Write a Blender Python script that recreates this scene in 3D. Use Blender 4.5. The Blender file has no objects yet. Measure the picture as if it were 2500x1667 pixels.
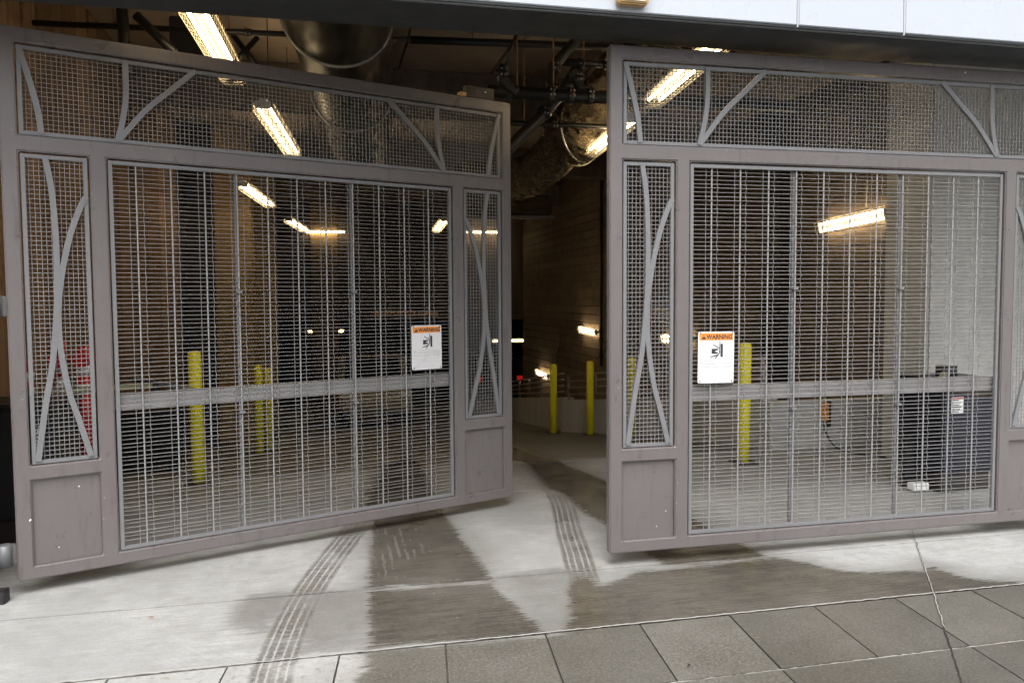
import bpy, bmesh, math, random
import numpy as np
from mathutils import Vector, Matrix
random.seed(7)
R = math.radians
SC = bpy.context.scene
COL = SC.collection

# ------------------------------------------------------------------ camera, sky, sun, exposure
cam = bpy.data.objects.new('camera', bpy.data.cameras.new('camera')); COL.objects.link(cam)
cam.data.sensor_width = 36; cam.data.lens = 27.95; cam.data.clip_end = 2000; cam.data.clip_start = .05
YAW, PITCH, ROLL = .222418, .055987, -.006193
_f = Vector((math.sin(YAW)*math.cos(PITCH), math.cos(YAW)*math.cos(PITCH), -math.sin(PITCH)))
_r = Vector((math.cos(YAW), -math.sin(YAW), 0)); _u = _r.cross(_f)
_r2 = _r*math.cos(ROLL)+_u*math.sin(ROLL); _u2 = -_r*math.sin(ROLL)+_u*math.cos(ROLL)
_m = Matrix((_r2, _u2, -_f)).transposed().to_4x4(); _m.translation = (0, 0, 1.6238)
cam.matrix_world = _m
SC.camera = cam

SUN_EL, SUN_AZ = R(60), R(195)      # azimuth measured from +Y towards +X
world = bpy.data.worlds.new('World'); SC.world = world; world.use_nodes = True
wn = world.node_tree; wn.nodes.clear()
wo = wn.nodes.new('ShaderNodeOutputWorld'); wb = wn.nodes.new('ShaderNodeBackground')
sky = wn.nodes.new('ShaderNodeTexSky'); sky.sky_type = 'NISHITA'; sky.sun_disc = False
sky.sun_elevation = SUN_EL; sky.sun_rotation = SUN_AZ; sky.dust_density = 6; sky.air_density = 1.2; sky.ozone_density = 1
hs = wn.nodes.new('ShaderNodeHueSaturation'); hs.inputs['Saturation'].default_value = .22   # overcast: grey cloud
wn.links.new(sky.outputs[0], hs.inputs['Color']); wn.links.new(hs.outputs[0], wb.inputs[0]); wn.links.new(wb.outputs[0], wo.inputs[0])
wb.inputs[1].default_value = .15
sl = bpy.data.lights.new('sun', 'SUN'); sl.energy = .9; sl.angle = R(45); sl.color = (1, .97, .93)
sun = bpy.data.objects.new('sun', sl); COL.objects.link(sun)
sun.rotation_euler = Vector((math.sin(SUN_AZ)*math.cos(SUN_EL), math.cos(SUN_AZ)*math.cos(SUN_EL), math.sin(SUN_EL))).to_track_quat('Z', 'Y').to_euler()
LAMP = 12.5                         # radiance of the fluorescent tubes
vs = SC.view_settings; vs.view_transform = 'Standard'; vs.look = 'None'; vs.gamma = 1; vs.use_curve_mapping = False
vs.exposure = 1.12
SC.render.engine = 'CYCLES'
cy = SC.cycles; cy.use_denoising = True; cy.denoiser = 'OPENIMAGEDENOISE'; cy.max_bounces = 5; cy.diffuse_bounces = 3
cy.glossy_bounces = 3; cy.sample_clamp_indirect = 6; cy.use_adaptive_sampling = True; cy.adaptive_threshold = .03; cy.adaptive_min_samples = 16; cy.caustics_reflective = False
cy.caustics_refractive = False

# ------------------------------------------------------------------ material helpers
MATS = {}
class NT:
    def __init__(s, name):
        s.m = bpy.data.materials.new(name); s.m.use_nodes = True; s.t = s.m.node_tree; s.n = s.t.nodes
        s.b = s.n['Principled BSDF']; MATS[name] = s.m
    def node(s, typ, **k):
        n = s.n.new(typ)
        for a, v in k.items(): setattr(n, a, v)
        return n
    def link(s, a, b): s.t.links.new(a, b)
    def put(s, sock, v):
        if hasattr(v, 'links') or hasattr(v, 'is_output'): s.link(v, sock)
        else: sock.default_value = v
    def math(s, op, a, b=0.0, c=None, clamp=False):
        n = s.node('ShaderNodeMath', operation=op, use_clamp=clamp); s.put(n.inputs[0], a); s.put(n.inputs[1], b)
        if c is not None: s.put(n.inputs[2], c)
        return n.outputs[0]
    def sstep(s, x, lo, hi, a=0.0, b=1.0):
        n = s.node('ShaderNodeMapRange', interpolation_type='SMOOTHSTEP'); s.put(n.inputs[0], x)
        n.inputs[1].default_value = lo; n.inputs[2].default_value = hi; n.inputs[3].default_value = a; n.inputs[4].default_value = b
        return n.outputs[0]
    def coords(s, kind='Object', scale=(1, 1, 1)):
        if kind == 'World': o = s.node('ShaderNodeNewGeometry').outputs['Position']
        else: o = s.node('ShaderNodeTexCoord').outputs[kind]
        mp = s.node('ShaderNodeMapping'); s.link(o, mp.inputs[0]); mp.inputs['Scale'].default_value = scale
        return mp.outputs[0]
    def noise(s, co, scale, detail=4, rough=.55, out='Fac'):
        n = s.node('ShaderNodeTexNoise'); s.link(co, n.inputs['Vector']); n.inputs['Scale'].default_value = scale
        n.inputs['Detail'].default_value = detail; n.inputs['Roughness'].default_value = rough
        return n.outputs[out]
    def mix(s, f, a, b, mode='MIX'):
        n = s.node('ShaderNodeMix', data_type='RGBA', blend_type=mode); s.put(n.inputs[0], f)
        for i, v in ((6, a), (7, b)):
            if isinstance(v, tuple): n.inputs[i].default_value = (*v[:3], 1)
            else: s.link(v, n.inputs[i])
        return n.outputs[2]
    def attr(s, name):
        n = s.node('ShaderNodeAttribute'); n.attribute_name = name; return n.outputs['Fac']
    def bump(s, h, strength=.3, dist=.01):
        n = s.node('ShaderNodeBump'); n.inputs['Strength'].default_value = strength; n.inputs['Distance'].default_value = dist
        s.link(h, n.inputs['Height']); s.link(n.outputs[0], s.b.inputs['Normal'])
    def set(s, **k):
        for a, v in k.items(): s.put(s.b.inputs[a.replace('_', ' ')], (*v, 1) if isinstance(v, tuple) and len(v) == 3 else v)
        return s.m

def paint(name, col, rough=.5, metal=0.0, var=.12, vscale=3, grain=0, gscale=250, spec=.5, dirt=0.0):
    t = NT(name); co = t.coords('Object')
    n = t.noise(co, vscale, 5)
    c = t.mix(n, tuple(x*(1-var) for x in col), tuple(x*(1+var) for x in col))
    if dirt:
        d = t.sstep(t.noise(t.coords('World', (1, 1, .25)), 9, 6, .7), .55, .8, 0, dirt)
        c = t.mix(d, c, (col[0]*.45, col[1]*.42, col[2]*.38))
    t.set(Base_Color=c, Roughness=t.sstep(t.noise(co, vscale*4, 3), .2, .8, rough-.08, rough+.08), Metallic=metal)
    t.b.inputs['Specular IOR Level'].default_value = spec
    if grain: t.bump(t.noise(co, gscale, 2), grain, .002)
    return t.m

t = NT('gate_paint'); co = t.coords('Object'); wo_ = t.coords('World')
n1 = t.noise(co, 1.6, 5, .6); c = t.mix(n1, (.128, .114, .113), (.158, .142, .141))
dust = t.sstep(t.noise(t.coords('World', (5, 5, .8)), 2.4, 7, .72),   .54, .78, 0, .22); c = t.mix(dust, c, (.21, .195, .18))
grime = t.sstep(t.noise(t.coords('World', (9, 9, 1.2)), 2.0, 7, .72), .52, .74, 0, .5); c = t.mix(grime, c, (.055, .047, .043))
vo = t.node('ShaderNodeTexVoronoi'); t.link(co, vo.inputs['Vector']); vo.inputs['Scale'].default_value = 16
sp = t.node('ShaderNodeSeparateColor'); t.link(vo.outputs['Color'], sp.inputs[0])
chip = t.math('MULTIPLY', t.sstep(vo.outputs['Distance'], .035, .055, 1, 0), t.sstep(sp.outputs[0], .84, .86, 0, .8)); c = t.mix(chip, c, (.55, .54, .52))
t.set(Base_Color=c, Roughness=t.sstep(t.noise(co, 7, 4), .2, .8, .25, .42), Metallic=.12)
t.bump(t.math('ADD', t.noise(co, 210, 2), t.math('MULTIPLY', t.noise(co, 30, 3), .6)), .35, .0025)
paint('inner_paint', (.185, .185, .192), .45, .2, .05, 3, .12, 300, .5, .12)
paint('wire_metal', (.25, .247, .247), .45, .3, .15, 8)
paint('rod_metal', (.30, .30, .305), .42, .3, .12, 8)
paint('galvanized', (.235, .228, .226), .45, .4, .16, 14, 0, 250, .5, .25)
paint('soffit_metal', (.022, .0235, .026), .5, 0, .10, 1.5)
paint('trim_metal', (.12, .125, .13), .45, .2, .08, 2)
paint('white_panel', (.43, .465, .515), .3, 0, .015, .8)
paint('seam_metal', (.45, .47, .50), .4, .2, .05)
paint('brass_housing', (.42, .26, .10), .4, .1, .1)
paint('yellow_sleeve', (.95, .86, .03), .42, 0, .05, 5, .05, 60, .5, .30)
paint('black_paint', (.018, .018, .019), .45, 0, .2, 6)
paint('black_pipe', (.014, .013, .012), .42, .2, .3, 9)
paint('chrome', (.62, .60, .55), .25, .9, .1, 10)
paint('red_paint', (.50, .016, .012), .38, 0, .1, 6, 0, 0, .5, .1)
paint('label_white', (.78, .78, .77), .4, 0, .02)
paint('navy_cabinet', (.011, .013, .024), .38, .1, .2, 3, .1, 200)
paint('slate_cabinet', (.024, .026, .030), .42, .1, .2, 3, .1, 200)
paint('olive_bar', (.30, .29, .17), .4, .5, .15, 8)
paint('orange_box', (.55, .23, .02), .45, 0, .1)
paint('cable_black', (.02, .02, .022), .5)
paint('rail_paint', (.30, .26, .24), .5, .2, .12, 5)
paint('rust', (.22, .09, .035), .8, 0, .3, 30)
paint('sign_white', (.62, .62, .63), .3, 0, .01)
paint('sign_orange', (.72, .25, .045), .35, 0, .02)
paint('sign_ink', (.028, .028, .035), .5, 0, .02)
paint('sign_grey_ink', (.20, .19, .21), .5, 0, .02)
paint('sign_blue', (.02, .022, .10), .4, 0, .03)
paint('clearance_yellow', (.45, .28, .16), .5, 0, .05)
paint('door_dark', (.032, .030, .032), .5, 0, .15, 4)
paint('beige_car', (.40, .36, .29), .3, .1, .03)
paint('black_car', (.012, .012, .014), .25, .1, .05)
paint('tyre', (.02, .02, .02), .8)
paint('sealant', (.30, .295, .275), .75, 0, .45, 25)
paint('steel_dark', (.05, .045, .042), .45, .4, .2, 6)
t = NT('car_glass'); t.set(Base_Color=(.01, .01, .012), Roughness=.08)
t = NT('tail_light'); t.set(Base_Color=(.4, .01, .01), Roughness=.2, Emission_Color=(1, .03, .02), Emission_Strength=.12)
t = NT('lens'); t.set(Base_Color=(.01, .01, .012), Roughness=.05)
t = NT('tube_glow'); t.set(Base_Color=(.9, .85, .75), Roughness=.4, Emission_Color=(1.0, .76, .44), Emission_Strength=LAMP)
paint('fixture_white', (.68, .66, .60), .4, 0, .04)
paint('guard_wire', (.55, .50, .38), .35, .7, .1)

def concrete(name, a, b, rough=.85, streak=(3, 3, .25), scale=2.2, bump=.25, rnd=.12, spec=.25):
    t = NT(name); co = t.coords('World', streak)
    n1 = t.noise(co, scale, 7, .62); n2 = t.noise(t.coords('World'), 16, 5, .6)
    c = t.mix(t.sstep(n1, .3, .72), a, b)
    c = t.mix(t.sstep(n2, .35, .75, 0, .5), c, tuple(x*.72 for x in a))
    oi = t.node('ShaderNodeObjectInfo')
    v = t.math('MULTIPLY_ADD', oi.outputs['Random'], 2*rnd, 1-rnd)
    mul = t.node('ShaderNodeVectorMath', operation='SCALE'); t.link(c, mul.inputs[0]); t.link(v, mul.inputs['Scale'])
    t.set(Base_Color=mul.outputs[0], Roughness=rough); t.b.inputs['Specular IOR Level'].default_value = spec
    t.bump(t.noise(t.coords('World'), 90, 4), bump, .004)
    return t.m
concrete('board_concrete', (.17, .105, .06), (.26, .165, .098), .8, (6, 6, .15), 2.5, .2, .28)
concrete('block_concrete', (.16, .122, .085), (.22, .172, .125), .85, (1.5, 1.5, 1.5), 2, .3, .10)
concrete('grey_concrete', (.42, .415, .40), (.56, .55, .53), .85, (2, 2, .5), 1.6, .3, .03)
concrete('dark_concrete', (.13, .108, .09), (.19, .158, .134), .85)
concrete('column_tan', (.28, .19, .085), (.36, .255, .125), .75, (4, 4, .2), 2)
concrete('subbase', (.07, .066, .06), (.11, .105, .095), .95)
concrete('street', (.10, .10, .098), (.15, .148, .145), .9, (1, 1, 1), 1.2)
# insulation boards: dimpled foil-faced ceiling
t = NT('insulation'); co = t.coords('World')
n = t.noise(co, 3.5, 6, .6); c = t.mix(n, (.26, .20, .155), (.36, .29, .23))
oi = t.node('ShaderNodeObjectInfo'); v = t.math('MULTIPLY_ADD', oi.outputs['Random'], .4, .75)
mul = t.node('ShaderNodeVectorMath', operation='SCALE'); t.link(c, mul.inputs[0]); t.link(v, mul.inputs['Scale'])
t.set(Base_Color=mul.outputs[0], Roughness=.55); t.bump(t.noise(co, 6, 4), .5, .04)
# spiral duct metal, crumpled foil
t = NT('duct_metal'); n = t.noise(t.coords('Object', (2, .6, 2)), 5, 5)
t.set(Base_Color=t.mix(n, (.045, .043, .039), (.08, .076, .07)), Metallic=.85, Roughness=t.sstep(n, .3, .7, .36, .55))
t = NT('foil'); co = t.coords('World')
n1 = t.noise(co, 9, 6, .7); n2 = t.noise(co, 34, 4, .6)
t.set(Base_Color=t.mix(n1, (.17, .135, .09), (.30, .245, .165)), Metallic=.95, Roughness=.19)
t.bump(t.math('ADD', n1, t.math('MULTIPLY', n2, .3)), 1.0, .12)

# walking / driving concrete with rain-wet shapes (attributes carry metric distance fields)
def pavement(name, dry_a, dry_b, wet_mul, broom=True, speck=.5, wetgloss=.22):
    t = NT(name); co = t.coords('World')
    big = t.noise(co, 1.3, 5, .6); mid = t.noise(co, 9, 6, .65); fine = t.noise(co, 85, 4, .75)
    streak = t.noise(t.coords('World', (1.2, 18, 1)), 3, 5, .65)
    dry = t.mix(t.sstep(big, .3, .7), dry_a, dry_b)
    dry = t.mix(t.sstep(mid, .42, .72, 0, .45), dry, tuple(x*.80 for x in dry_a))
    dry = t.mix(t.sstep(streak, .60, .80, 0, .35), dry, tuple(x*.62 for x in dry_a))
    dry = t.mix(t.sstep(fine, .3, .75, 0, .5), dry, tuple(x*.74 for x in dry_a))
    lines = t.noise(t.coords('World', (3.0, 62, 1)), 1.0, 3, .65)
    if broom: dry = t.mix(t.sstep(lines, .42, .66, 0, .32), dry, tuple(x*.72 for x in dry_a))
    dirt = t.sstep(t.noise(t.coords('World', (1.3, 3, 1)), 4.5, 8, .78), .46, .70, 0, .5); dry = t.mix(dirt, dry, (dry_a[0]*.80, dry_a[1]*.77, dry_a[2]*.71))
    stain = t.sstep(t.noise(t.coords('World', (1, 2.2, 1)), 2.1, 6, .72), .58, .74, 0, .45)
    dry = t.mix(stain, dry, (dry_a[0]*.66, dry_a[1]*.63, dry_a[2]*.58))
    oi = t.node('ShaderNodeObjectInfo')
    # ragged edges: the broom grooves pull the water along X
    e1 = t.noise(t.coords('World', (3, 55, 1)), 1.3, 5, .68); e2 = t.noise(co, 26, 4, .65)
    jig = t.math('ADD', t.math('MULTIPLY', t.math('SUBTRACT', e1, .5), .24), t.math('MULTIPLY', t.math('SUBTRACT', e2, .5), .045))
    d1 = t.math('ADD', t.attr('wet_distance'), jig)
    w1 = t.math('MAXIMUM', t.sstep(d1, -.05, .03, 1, 0), t.sstep(d1, -.02, .24, .34, 0))
    d2 = t.math('ADD', t.attr('damp_distance'), t.math('MULTIPLY', jig, 1.6))
    w2 = t.sstep(d2, -.05, .05, .48, 0)
    # drying streaks left by rolling tyres
    wvx = t.node('ShaderNodeTexWave', wave_type='BANDS', bands_direction='X'); t.link(co, wvx.inputs['Vector'])
    wvx.inputs['Scale'].default_value = 6.1; wvx.inputs['Distortion'].default_value = 2.2; wvx.inputs['Detail'].default_value = 2; wvx.inputs['Detail Scale'].default_value = 1.2
    st = t.math('MULTIPLY', t.math('MULTIPLY', wvx.outputs['Fac'], t.sstep(t.noise(t.coords('World', (9, 2.5, 1)), 1.0, 3), .35, .6)), .55); st2 = t.noise(t.coords('World', (22, 75, 1)), 1, 4, .75)
    sm = t.math('MULTIPLY', t.sstep(t.math('ADD', t.attr('streak_distance'), jig), -.09, .05, 1, 0), t.sstep(t.math('ADD', st, t.math('MULTIPLY', st2, .75)), .62, .92))
    # tyre tracks: four ribs each, lateral coordinate in metres
    def track(un, vn):
        uu = t.math('ADD', t.attr(un), t.math('MULTIPLY', t.math('SUBTRACT', t.noise(co, 60, 4, .7), .5), .026)); vv = t.attr(vn)
        a = t.math('ABSOLUTE', uu)
        band = t.sstep(a, .078, .106, 1, 0)
        g1 = t.sstep(t.math('ABSOLUTE', t.math('SUBTRACT', a, .022)), .003, .007)
        g2 = t.sstep(t.math('ABSOLUTE', t.math('SUBTRACT', a, .060)), .003, .007)
        sip = t.sstep(t.math('ABSOLUTE', t.math('SUBTRACT', t.math('FRACT', t.math('MULTIPLY', t.math('ADD', vv, t.math('MULTIPLY', a, .4)), 22)), .5)), .03, .16, .66, 1)
        fade = t.math('MULTIPLY', t.sstep(t.noise(co, 3.3, 4), .25, .55, .45, .95), t.sstep(t.noise(t.coords('World', (9, 30, 1)), 1.4, 4, .7), .34, .56, .55, 1))
        r = t.math('MULTIPLY', t.math('MULTIPLY', g1, g2), t.math('MULTIPLY', band, sip))
        return t.math('MULTIPLY', t.math('MULTIPLY', r, fade), .88)
    tr = t.math('MAXIMUM', track('track_a_side', 'track_a_along'), track('track_b_side', 'track_b_along'))
    w = t.math('MAXIMUM', t.math('MAXIMUM', w1, w2), tr)
    w = t.math('MULTIPLY', w, t.math('SUBTRACT', 1, t.math('MULTIPLY', sm, .22)))
    w = t.math('MULTIPLY', w, t.sstep(big, .2, .8, 1.0, .86))
    wetc = t.mix(t.sstep(big, .25, .75), tuple(a*b for a, b in zip(dry_a, wet_mul)), tuple(a*b*1.12 for a, b in zip(dry_b, wet_mul)))
    wetc = t.mix(t.sstep(fine, .35, .7, 0, .5), wetc, tuple(a*b*.62 for a, b in zip(dry_a, wet_mul)))
    if broom: wetc = t.mix(t.sstep(lines, .42, .62, 0, .62), wetc, tuple(a*b*.48 for a, b in zip(dry_a, wet_mul)))
    else:
        grit = t.noise(co, 75, 3, .75); wetc = t.mix(t.sstep(grit, .44, .62, 0, .75), wetc, tuple(a*b*2.0 for a, b in zip(dry_b, wet_mul)))
    c = t.mix(w, dry, wetc)
    blot = t.sstep(t.noise(co, 5.5, 7, .75), .45, .66, 0, .5); c = t.mix(t.math('MULTIPLY', blot, w), c, tuple(a*b*1.3 for a, b in zip(dry_b, wet_mul)))
    blot2 = t.sstep(t.noise(co, 30, 5, .7), .5, .72, 0, .5); c = t.mix(blot2, c, tuple(a*b*.9 for a, b in zip(dry_a, wet_mul)), 'MIX') if not broom else c
    if not broom:
        sc_ = t.node('ShaderNodeVectorMath', operation='SCALE'); t.link(c, sc_.inputs[0]); t.link(t.math('MULTIPLY_ADD', oi.outputs['Random'], .34, .84), sc_.inputs['Scale']); c = sc_.outputs[0]
    # dark aggregate flecks and a few leaf crumbs
    vo = t.node('ShaderNodeTexVoronoi'); t.link(co, vo.inputs['Vector']); vo.inputs['Scale'].default_value = 52; vo.inputs['Randomness'].default_value = 1
    sepc = t.node('ShaderNodeSeparateColor'); t.link(vo.outputs['Color'], sepc.inputs[0])
    fl = t.math('MULTIPLY', t.sstep(vo.outputs['Distance'], .16, .26, 1, 0), t.sstep(sepc.outputs[0], .80, .84))
    fl = t.math('MULTIPLY', fl, t.math('MULTIPLY_ADD', w, .75*speck, .15*speck))
    c = t.mix(fl, c, (.03, .028, .026))
    vo2 = t.node('ShaderNodeTexVoronoi'); t.link(co, vo2.inputs['Vector']); vo2.inputs['Scale'].default_value = 14
    sep2 = t.node('ShaderNodeSeparateColor'); t.link(vo2.outputs['Color'], sep2.inputs[0])
    lf = t.math('MULTIPLY', t.sstep(vo2.outputs['Distance'], .06, .09, 1, 0), t.sstep(sep2.outputs[1], .93, .95, 0, .75))
    c = t.mix(lf, c, (.34, .17, .06))
    t.set(Base_Color=c, Roughness=t.math('MULTIPLY_ADD', w, wetgloss-.72, .72))
    t.b.inputs['Specular IOR Level'].default_value = .42
    h = t.math('ADD', t.math('MULTIPLY', fine, .35), t.math('MULTIPLY', mid, .5))
    if broom:
        wv = t.node('ShaderNodeTexWave', wave_type='BANDS', bands_direction='Y'); t.link(co, wv.inputs['Vector'])
        wv.inputs['Scale'].default_value = 24; wv.inputs['Distortion'].default_value = 1.6; wv.inputs['Detail'].default_value = 3; wv.inputs['Detail Scale'].default_value = 2
        h = t.math('ADD', h, t.math('MULTIPLY', wv.outputs['Fac'], t.math('MULTIPLY', t.sstep(big, .3, .6, .3, 1), .8)))
    bp = t.node('ShaderNodeBump'); t.link(h, bp.inputs['Height']); bp.inputs['Distance'].default_value = .006
    t.link(t.math('MULTIPLY_ADD', w, -.18, .42), bp.inputs['Strength']); t.link(bp.outputs[0], t.b.inputs['Normal'])
    return t.m
pavement('apron_concrete', (.25, .252, .246), (.38, .384, .38), (.215, .19, .152), True, .4, .2)
pavement('walk_concrete', (.29, .292, .28), (.37, .37, .358), (.185, .174, .150), False, 1.0, .34)
pavement('garage_concrete', (.18, .171, .155), (.235, .224, .205), (.20, .172, .14), True, .2, .16)

# ------------------------------------------------------------------ mesh helpers
def tag(o, label=None, cat=None, group=None, kind=None):
    if label: o['label'] = label
    if cat: o['category'] = cat
    if group: o['group'] = group
    if kind: o['kind'] = kind
    return o
def empty(name, loc=(0, 0, 0), rz=0.0):
    o = bpy.data.objects.new(name, None); COL.objects.link(o); o.location = loc; o.rotation_euler.z = rz; o.empty_display_size = .2
    return o
class MB:
    def __init__(s): s.v = []; s.f = []; s.sm = []
    def add(s, vs, fs, smooth=False):
        k = len(s.v); s.v += [tuple(x) for x in vs]; s.f += [tuple(i+k for i in f) for f in fs]; s.sm += [smooth]*len(fs); return s
    def box(s, a, b):
        (x0, y0, z0), (x1, y1, z1) = a, b
        return s.add([(x0, y0, z0), (x1, y0, z0), (x1, y1, z0), (x0, y1, z0), (x0, y0, z1), (x1, y0, z1), (x1, y1, z1), (x0, y1, z1)],
                     [(0, 3, 2, 1), (4, 5, 6, 7), (0, 1, 5, 4), (1, 2, 6, 5), (2, 3, 7, 6), (3, 0, 4, 7)])
    def tube(s, pts, r, n=8, closed=True, smooth=True, radii=None):
        pts = [Vector(p) for p in pts]; vs = []; N = len(pts)
        ref = None
        for i, p in enumerate(pts):
            d = (pts[min(i+1, N-1)]-pts[max(i-1, 0)]).normalized()
            if ref is None: ref = Vector((0, 0, 1)) if abs(d.z) < .9 else Vector((1, 0, 0))
            a = (ref - d*ref.dot(d)).normalized(); b = d.cross(a); ref = a
            rr = radii[i] if radii else r
            for k in range(n):
                an = 2*math.pi*(k+.5)/n; vs.append(p+a*(math.cos(an)*rr)+b*(math.sin(an)*rr))
        fs = [(i*n+k, i*n+(k+1) % n, (i+1)*n+(k+1) % n, (i+1)*n+k) for i in range(N-1) for k in range(n)]
        s.add(vs, fs, smooth)
        if closed:
            k0 = len(s.v)-N*n
            s.f += [tuple(k0+k for k in range(n))[::-1], tuple(k0+(N-1)*n+k for k in range(n))]; s.sm += [False, False]
        return s
    def prism(s, poly, d0, d1, axis='Y'):
        # poly = [(a,b)], extruded along axis: Y -> (a,d,b); Z -> (a,b,d); X -> (d,a,b)
        n = len(poly); mk = {'Y': lambda a, b, d: (a, d, b), 'Z': lambda a, b, d: (a, b, d), 'X': lambda a, b, d: (d, a, b)}[axis]
        vs = [mk(a, b, d0) for a, b in poly]+[mk(a, b, d1) for a, b in poly]
        return s.add(vs, [tuple(range(n))[::-1], tuple(range(n, 2*n))]+[(i, (i+1) % n, n+(i+1) % n, n+i) for i in range(n)])
    def mesh(s, name, mat):
        me = bpy.data.meshes.new(name); me.from_pydata(s.v, [], s.f); me.polygons.foreach_set('use_smooth', s.sm)
        me.materials.append(MATS[mat]); me.update(); return me
    def build(s, name, mat, parent=None, bevel=0.0, seg=2):
        me = s.mesh(name, mat)
        bm = bmesh.new(); bm.from_mesh(me)
        bmesh.ops.recalc_face_normals(bm, faces=bm.faces)
        if bevel:
            es = [e for e in bm.edges if len(e.link_faces) == 2 and e.calc_face_angle(0) > .6]
            bmesh.ops.bevel(bm, geom=es, offset=bevel, segments=seg, affect='EDGES', clamp_overlap=True)
        bm.to_mesh(me); bm.free()
        o = bpy.data.objects.new(name, me); COL.objects.link(o)
        if parent: o.parent = parent
        return o
def box(name, a, b, mat, parent=None, bevel=0.0): return MB().box(a, b).build(name, mat, parent, bevel)
def tube(name, pts, r, mat, parent=None, n=10): return MB().tube(pts, r, n).build(name, mat, parent)
def share(name, o, parent=None, loc=None):
    c = bpy.data.objects.new(name, o.data); COL.objects.link(c); c.parent = parent
    if loc is not None: c.location = loc
    return c
def text_mesh(name, body, size, mat, parent, loc, rot=(R(90), 0, 0), width=None, bold=0.0, align='LEFT'):
    cu = bpy.data.curves.new('t', 'FONT'); cu.body = body; cu.size = size; cu.align_x = align; cu.offset = bold; cu.resolution_u = 3
    ob = bpy.data.objects.new('t', cu); COL.objects.link(ob)
    dg = bpy.context.evaluated_depsgraph_get(); me = bpy.data.meshes.new_from_object(ob.evaluated_get(dg))
    bpy.data.objects.remove(ob); bpy.data.curves.remove(cu)
    if width:
        xs = [v.co.x for v in me.vertices]; w = max(xs)-min(xs); f = width/w if w else 1
        for v in me.vertices: v.co.x *= f
    me.materials.clear(); me.materials.append(MATS[mat]); me.name = name
    o = bpy.data.objects.new(name, me); COL.objects.link(o); o.parent = parent; o.location = loc; o.rotation_euler = rot
    return o
def arc(p0, p1, p2, n=8):   # quadratic bezier
    p0, p1, p2 = map(Vector, (p0, p1, p2)); return [p0*(1-t)**2+p1*2*t*(1-t)+p2*t*t for t in [i/n for i in range(n+1)]]
def catmull(P, n=8):
    P = [Vector(p) for p in P]; Q = [P[0]*2-P[1]]+P+[P[-1]*2-P[-2]]; out = []
    for i in range(1, len(Q)-2):
        a, b, c, d = Q[i-1:i+3]
        for k in range(n):
            t = k/n; out.append(.5*((2*b)+(c-a)*t+(2*a-5*b+4*c-d)*t*t+(3*b-a-3*c+d)*t**3))
    return out+[P[-1]]

# ------------------------------------------------------------------ ground, pavement, floor
def floor_z(y): return 0.0 if y <= 7.5 else -.127*(y-7.5) if y < 25.5 else -.127*18.0
WET = [
 [(2.31,10.2),(2.17,7.84),(2.21,7.29),(2.29,6.92),(2.34,6.6),(2.54,5.59),(2.61,4.66),(2.64,4.38),(1.92,4.38),(1.90,4.48),(1.88,4.67),(1.89,5.0),(1.84,5.23),(1.86,5.39),(1.8,5.59),(1.81,5.84),(1.82,6.23),(1.75,6.44),(1.77,6.95),(1.8,7.34),(1.76,7.78),(1.71,9.96),(2.36,13.74)],
 [(.15,4.43),(.88,4.38),(.91,4.17),(.97,3.86),(1.02,3.60),(.13,3.66),(.13,4.07)],
 [(1.31,4.36),(1.47,4.36),(1.46,4.2),(1.73,4.36),(2.04,4.36),(2.68,4.40),(2.82,4.25),(2.87,4.12),(3.02,4.04),(3.36,3.97),(3.49,4.04),(3.52,3.84),(3.58,3.77),(3.88,3.64),(3.95,3.5),(2.22,3.5),(.99,3.55),(1.13,3.77),(1.21,4.1)],
 [(.10,3.66),(.91,3.62),(2.22,3.66),(4.3,3.66),(4.3,1.5),(-.5,1.5),(-.18,2.71),(.05,3.35),(.10,3.45)],
 [(.24,5.82),(.19,6.18),(.4,7.46),(.82,9.43),(.91,9.36),(.81,6.56),(.82,5.99),(.84,5.41),(.85,5.11),(.88,4.73),(.90,4.38),(.15,4.43)],
]
DAMP = [[(-.48,4.5),(-.23,4.48),(-.28,4.17),(-.32,3.97),(-.4,3.97),(-.54,4.09),(-.53,4.34)], [(-.19,4.5),(.2,4.43),(.2,3.66),(-.18,3.68)],
        [(.85,4.5),(1.5,4.5),(1.4,3.5),(.9,3.5)], [(-2.0,9.6),(2.6,9.6),(3.8,14),(3.8,20),(-2,20)]]
STREAK = [[(.21,5.6),(.6,5.6),(.56,4.9),(.50,4.55),(.18,4.6)], [(.32,3.62),(.44,3.62),(.42,3.46),(.37,3.38),(.33,3.45)]]
TRACK_A = [(.6,8.31),(.36,6.82),(.25,6.23),(.14,5.67),(-.045,4.95),(-.15,4.5),(-.215,4.12),(-.262,3.72),(-.285,3.4),(-.3,2.4)]
TRACK_B = [(1.86,7.6),(1.83,6.94),(1.80,6.39),(1.735,5.91),(1.58,5.23),(1.49,4.78),(1.42,4.45),(1.36,4.1)]
def poly_sd(P, poly):
    poly = np.array(poly, float); d = np.full(len(P), 1e9); ins = np.zeros(len(P), bool); n = len(poly)
    for i in range(n):
        a, b = poly[i], poly[(i+1) % n]; e = b-a; w = P-a
        t = np.clip((w@e)/(e@e), 0, 1); d = np.minimum(d, np.hypot(*(w-np.outer(t, e)).T))
        cond = (a[1] > P[:, 1]) != (b[1] > P[:, 1])
        with np.errstate(divide='ignore', invalid='ignore'): xi = (b[0]-a[0])*(P[:, 1]-a[1])/(b[1]-a[1]+1e-12)+a[0]
        ins ^= cond & (P[:, 0] < xi)
    return np.where(ins, -d, d)
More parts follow.
